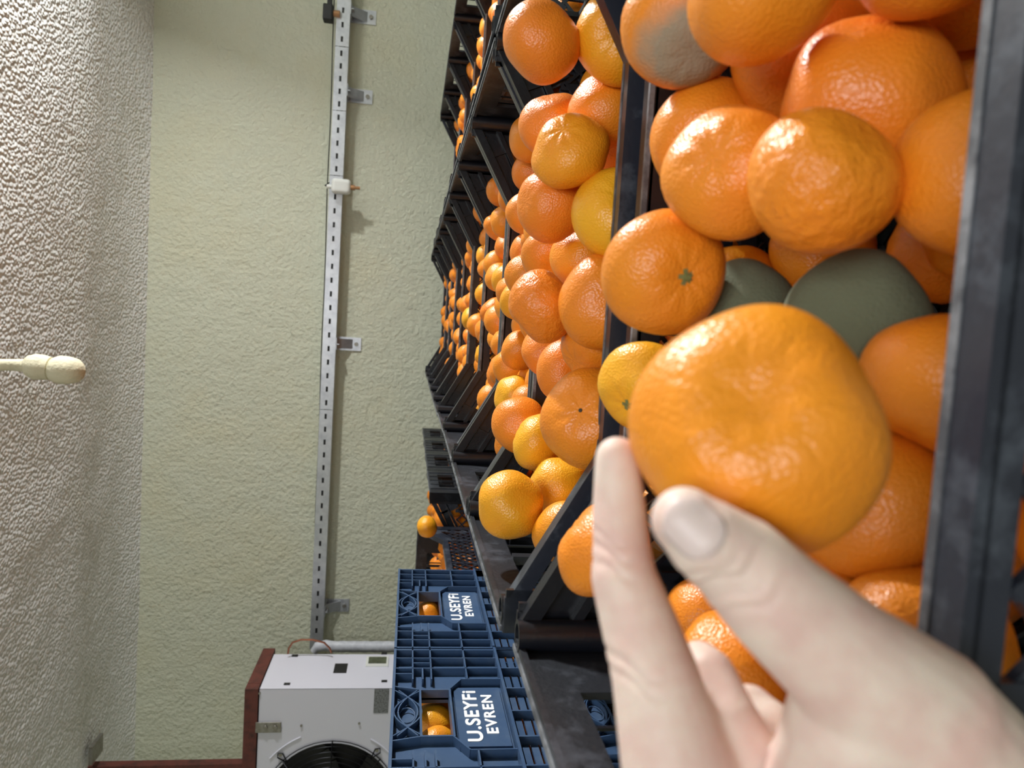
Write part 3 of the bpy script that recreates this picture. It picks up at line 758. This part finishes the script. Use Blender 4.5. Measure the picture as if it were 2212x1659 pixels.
for ix, iy in ((605, 1632), (816, 1622)):
    p = P(ix, iy, UY - .008); q = Vector((FX - p.x, 0, FZ - p.z)).normalized()
    pts = [p + q * .045 + Vector((0, 0, .0)), p + q.cross(Vector((0, 1, 0))) * .014, p - q * .014, p - q.cross(Vector((0, 1, 0))) * .014, p + q * .045]
    b.tube([rel(*c) for c in pts], .003, 6)
link('guard_hook', b.mesh('guard_hook', M['wire'], True), cool)
b = MB()
for ix, iy in ((561, 1497), (651, 1567), (776, 1562), (606, 1630), (814, 1620)):
    p = P(ix, iy, UY); b.tube([rel(p.x, UY + .001, p.z), rel(p.x, UY - .005, p.z)], [.008 if iy > 1600 else .005] * 2, 10)
link('screws', b.mesh('screws', M['steel']), cool)
# arcs pressed in the front
b = MB()
for a0, a1 in ((.30, .62), (1.0, 1.28) ):
    a0 = a0 * math.pi / 2 + .1; a1 = a1 * math.pi / 2 + .1
for s in (-1, 1):
    pts = [rel(FX + (FR + .045) * math.cos(a), UY - .0005, FZ + (FR + .045) * math.sin(a)) for a in np.linspace(math.pi * (.13 if s > 0 else -.30), math.pi * (.28 if s > 0 else -.16), 12)]
    b.tube(pts, .0035, 6)
link('pressed_bead', b.mesh('pressed_bead', M['white'], True), cool)
# on the right side panel
def side_pt(ix, iy):   # intersect ray with plane x = XRt
    r = U * ((1659 - iy) - 829.5) + V * (ix - 1106) + W * FPX; t = (XRt - CAM.x) / r.x; return CAM + r * t
def side_box(ix0, iy0, ix1, iy1, th, mt, name, parent=cool):
    a = side_pt(ix0, iy0); c = side_pt(ix1, iy1); b = MB(); px, py, pz = rel(0, 0, 0)
    b.box(XRt - ox, XRt - ox + th, min(a.y, c.y) - oy, max(a.y, c.y) - oy, min(a.z, c.z) - oz, max(a.z, c.z) - oz)
    return link(name, b.mesh(name, mt), parent)
side_box(724, 1434, 748, 1454, .002, M['dark'], 'cable_slot')
d = side_box(792, 1420, 838, 1441, .006, M['plasticw'], 'thermostat')
a = side_pt(797, 1422); c = side_pt(834, 1436); b = MB(); b.box(XRt - ox + .006, XRt - ox + .0075, min(a.y, c.y) - oy, max(a.y, c.y) - oy, min(a.z, c.z) - oz, max(a.z, c.z) - oz)
link('display', b.mesh('display', M['lcd']), d)
for ix, iy in ((637, 1417), (830, 1412), (620, 1478), (830, 1472)): side_box(ix - 6, iy - 2, ix + 6, iy + 2, .003, M['dark'], 'clip')
# rating plate on the front
a = P(809, 1488, UY); c = P(838, 1540, UY); b = MB(); b.box(min(a.x, c.x) - ox, max(a.x, c.x) - ox, -UD / 2 - .0015, -UD / 2, min(a.z, c.z) - oz, max(a.z, c.z) - oz)
link('rating_plate', b.mesh('rating_plate', M['plate']), cool)
# mounting bracket plate
a = P(552, 1560, UY - .004); c = P(607, 1582, UY - .004); b = MB(); b.box(min(a.x, c.x) - ox, max(a.x, c.x) - ox, -UD / 2 - .007, -UD / 2 - .003, min(a.z, c.z) - oz, max(a.z, c.z) - oz)
for ix in (573, 594): p = P(ix, 1571, UY - .008); b.tube([rel(p.x, UY - .007, p.z), rel(p.x, UY - .013, p.z)], .009, 12)
bk = link('bracket_plate', b.mesh('bracket_plate', M['steel']), cool); bevel(bk, .004)
# brown steel frame: beam over the front, beam along the right side, hanger to the ceiling
fr = thing('steel_hanger_frame', 'red-brown painted steel frame carrying the cooling unit from the ceiling', 'frame', ((XLt + XRt) / 2, UY, ZT))
def fbox(x0, x1, y0, y1, z0, z1, name):
    b = MB(); b.box(x0 - fr.location.x, x1 - fr.location.x, y0 - UY, y1 - UY, z0 - ZT, z1 - ZT); return link(name, b.mesh(name, M['brown']), fr)
bw = .055
fbox(XLt - .05, XRt + .002, UY - .006, UY + .045, ZT + .003, ZT + .003 + bw, 'front_beam')
fbox(XRt - .048, XRt + .002, UY + .047, UY + UD + .06, ZT + .003, ZT + .003 + bw, 'side_beam')
fbox(XRt - .046, XRt, UY + UD + .0605, UY + UD + .063, ZT + .006, ZT + bw, 'end_cap').data.materials[0] = M['dark']
ph = P(380, 1653, 3.52)
fbox(ph.x - .03, ph.x + .012, 3.50, 3.545, ZT + .003, CZ + .03, 'hanger')
fbox(XLt - .05, ph.x + .03, 3.50, 3.545, ZT - .045, ZT + .002, 'rear_beam') if False else None
b = MB(); pg = P(232, 1622, 3.47); lo3 = fr.location
b.box(pg.x - .05, pg.x + .035, 3.44, 3.56, CZ - .02, CZ - .004); o = link('ceiling_plate', b.mesh('ceiling_plate', M['steel']), fr); o.location = -lo3
# ------------------------------------------------------------------ slotted cable channel on the wall
TY = WY - .10
zA = P(743, 0, TY); zB = P(683, 1390, TY)
tray = thing('cable_channel', 'long slotted galvanised metal cable channel running along the cream wall', 'cable channel', (zB.x, TY, zB.z))
sl = (zA.z - zB.z) / (zA.x - zB.x); fh = .033
def Xat(iy): return P(720, iy, TY).x
segs = [Xat(1402), Xat(885), Xat(378), Xat(237), Xat(98), Xat(-220)]
for s0, s1 in zip(segs[:-1], segs[1:]):
    b = MB(); L_ = s1 - s0 - .003; n = max(1, round(L_ / .0685)); st = L_ / n
    b.box(0, L_, -.0015, 0, .007, fh, 0); b.box(0, L_, -.0015, 0, -fh, -.004, 0)
    for k in range(n + 1):
        x0 = max(0, (k - .5) * st + .0135); x1 = min(L_, (k + .5) * st - .0135)
        b.box(x0, x1, -.0015, 0, -.004, .007)
    b.box(0, L_, 0, .04, fh - .0015, fh); b.box(0, L_, 0, .04, -fh, -fh + .0015); b.box(0, L_, .0385, .04, -fh, fh)
    o = link('channel_section', b.mesh('channel_section', M['zinc']), tray); o.location = (s0 - zB.x, 0, (s0 - zB.x) * sl); o.rotation_euler = (0, -math.atan(sl), 0)
for iy, full in ((12, 1), (190, 1), (742, 1), (1322, 1)):
    b = MB(); x = Xat(iy) - zB.x; z = x * sl
    b.box(x - .035, x + .035, .093, .098, z - .155, z + .02)
    b.box(x - .005, x - .001, .0, .096, z - .05, z - .034); b.bar((x, .04, z - .036), (x, .094, z - .11), .004, .05, (1, 0, 0))
    b.box(x - .03, x + .03, .0, .096, z - .037, z - .034)
    o = link('wall_bracket', b.mesh('wall_bracket', M['zinc']), tray)
    b = MB(); b.tube([(x, .094, z - .13), (x, .082, z - .13)], .011, 6); link('bolt', b.mesh('bolt', M['steel']), o)
b = MB(); b.tube([(.005, .018, 0), (segs[-1] - zB.x, .018, (segs[-1] - zB.x) * sl)], .0155, 12); link('slot_shade_rod', b.mesh('slot_shade_rod', M['dark'], True), tray)  # dark rod added inside the channel so its slots look shaded
# sensor box, valve
p = P(736, 403, TY - .03)
sb = thing('sensor_box', 'small white rounded plastic sensor box with brass gland on the channel', 'sensor', tuple(p))
b = MB(); b.box(-.037, .037, -.025, .025, -.050, .045); bevel(link('housing', b.mesh('housing', M['plasticw']), sb), .018, 4)
b = MB(); b.tube([(0, 0, -.049), (0, 0, -.070), (0, 0, -.0701), (0, 0, -.095)], [.013, .013, .008, .008], 12); link('brass_gland', b.mesh('brass_gland', M['brass']), sb)
b = MB(); b.tube([(-.005, 0, .044), (-.005, 0, .068)], .010, 12); link('cable_gland', b.mesh('cable_gland', M['plasticw']), sb)
b = MB(); b.tube([(-.005, 0, .066), (.0, .01, .078), (.02, .03, .06), (.05, .05, .045)], .0028, 6); link('cable', b.mesh('cable', M['wire'], True), sb)
p = P(712, 28, TY - .01)
sv = thing('solenoid_valve', 'small black valve coil on a brass stub at the picture top', 'valve', tuple(p))
b = MB(); b.box(-.042, .035, -.03, .03, -.018, .030); bevel(link('coil', b.mesh('coil', M['dark']), sv), .006)
b = MB(); b.tube([(0, 0, -.019), (0, 0, -.050)], [.016, .016], 12); link('brass_stub', b.mesh('brass_stub', M['brass']), sv)
b = MB(); b.box(.036, .075, -.015, .015, -.01, .012); link('plug', b.mesh('plug', M['dark']), sv)
b = MB(); c0 = P(724, -40, TY + .03); c1 = P(672, 1388, TY + .03); n = 20
b.tube([c0.lerp(c1, k / n) + Vector((0, 0, .002 * math.sin(k * 1.3))) for k in range(n + 1)], .0025, 6)
tag(link('wire', b.mesh('wire', M['wire'], True)), 'thin dark wire running along the top edge of the metal channel', 'wire')
# insulated pipe and copper loop near the cooler
b = MB(); pts = [P(678, 1408, 3.72), P(685, 1398, 3.72), P(705, 1394, 3.72)] + [P(715, 1397, 3.72) + Vector((0, 0, -.028 * k)) for k in range(60)]
b.tube(pts, [.020, .026] + [.027 + (.002 if k % 2 else 0) for k in range(len(pts) - 2)], 12)
tag(link('insulated_pipe', b.mesh('insulated_pipe', M['hose'], True)), 'white tape-wrapped pipe running down behind the cooling unit', 'pipe')
b = MB(); b.tube([P(x, y, 3.45) for x, y in ((622, 1412), (624, 1400), (632, 1388), (650, 1382), (675, 1382), (700, 1388), (712, 1400), (716, 1410))], .0045, 8)
tag(link('copper_tube', b.mesh('copper_tube', M['copper'], True)), 'thin bent copper tube looping over the edge of the cooling unit', 'pipe')
# foam covered rod hanging from the ceiling
RD = 2.15
rod = thing('hanging_rod', 'cream foam-covered rod with a rounded knob hanging from the ceiling', 'rod', tuple(P(182, 800, RD)))
r0 = rod.location.copy()
def rp(ix, iy): return P(ix, iy, RD) - r0
b = MB(); b.tube([rp(-330, 792), rp(-100, 789), rp(20, 788), rp(66, 790)], [.020, .018, .0155, .018], 16); link('stem', b.mesh('stem', M['cream'], True), rod)
b = MB(); b.tube([rp(52, 790), rp(60, 790), rp(75, 792), rp(95, 794), rp(108, 796), rp(112, 796)], [.016, .028, .035, .034, .031, .018], 18); link('collar', b.mesh('collar', M['cream'], True), rod)
b = MB(); b.tube([rp(104, 797), rp(112, 798), rp(128, 799), rp(150, 800), rp(168, 801), rp(178, 801), rp(184, 801)], [.018, .031, .039, .0375, .032, .021, .004], 18); link('knob', b.mesh('knob', M['cream'], True), rod)
# housings for the key lamp and the added fill light (outside the picture)
for (lp, ln, wdt_, pw, lc), lab in zip(LAMPS, ('tube lamp housing under the ceiling on the right side', 'housing of the added fill light under the ceiling behind the viewer')):
    b = MB(); b.box(-.05, .05, -ln / 2 - .05, ln / 2 + .05, .03, .07); b.box(-.01, .01, -.3, -.28, .07, CZ - lp[2]); b.box(-.01, .01, .28, .3, .07, CZ - lp[2])
    tag(link('lamp_housing', b.mesh('lamp_housing', M['plasticw']), None, lp), lab, 'lamp')
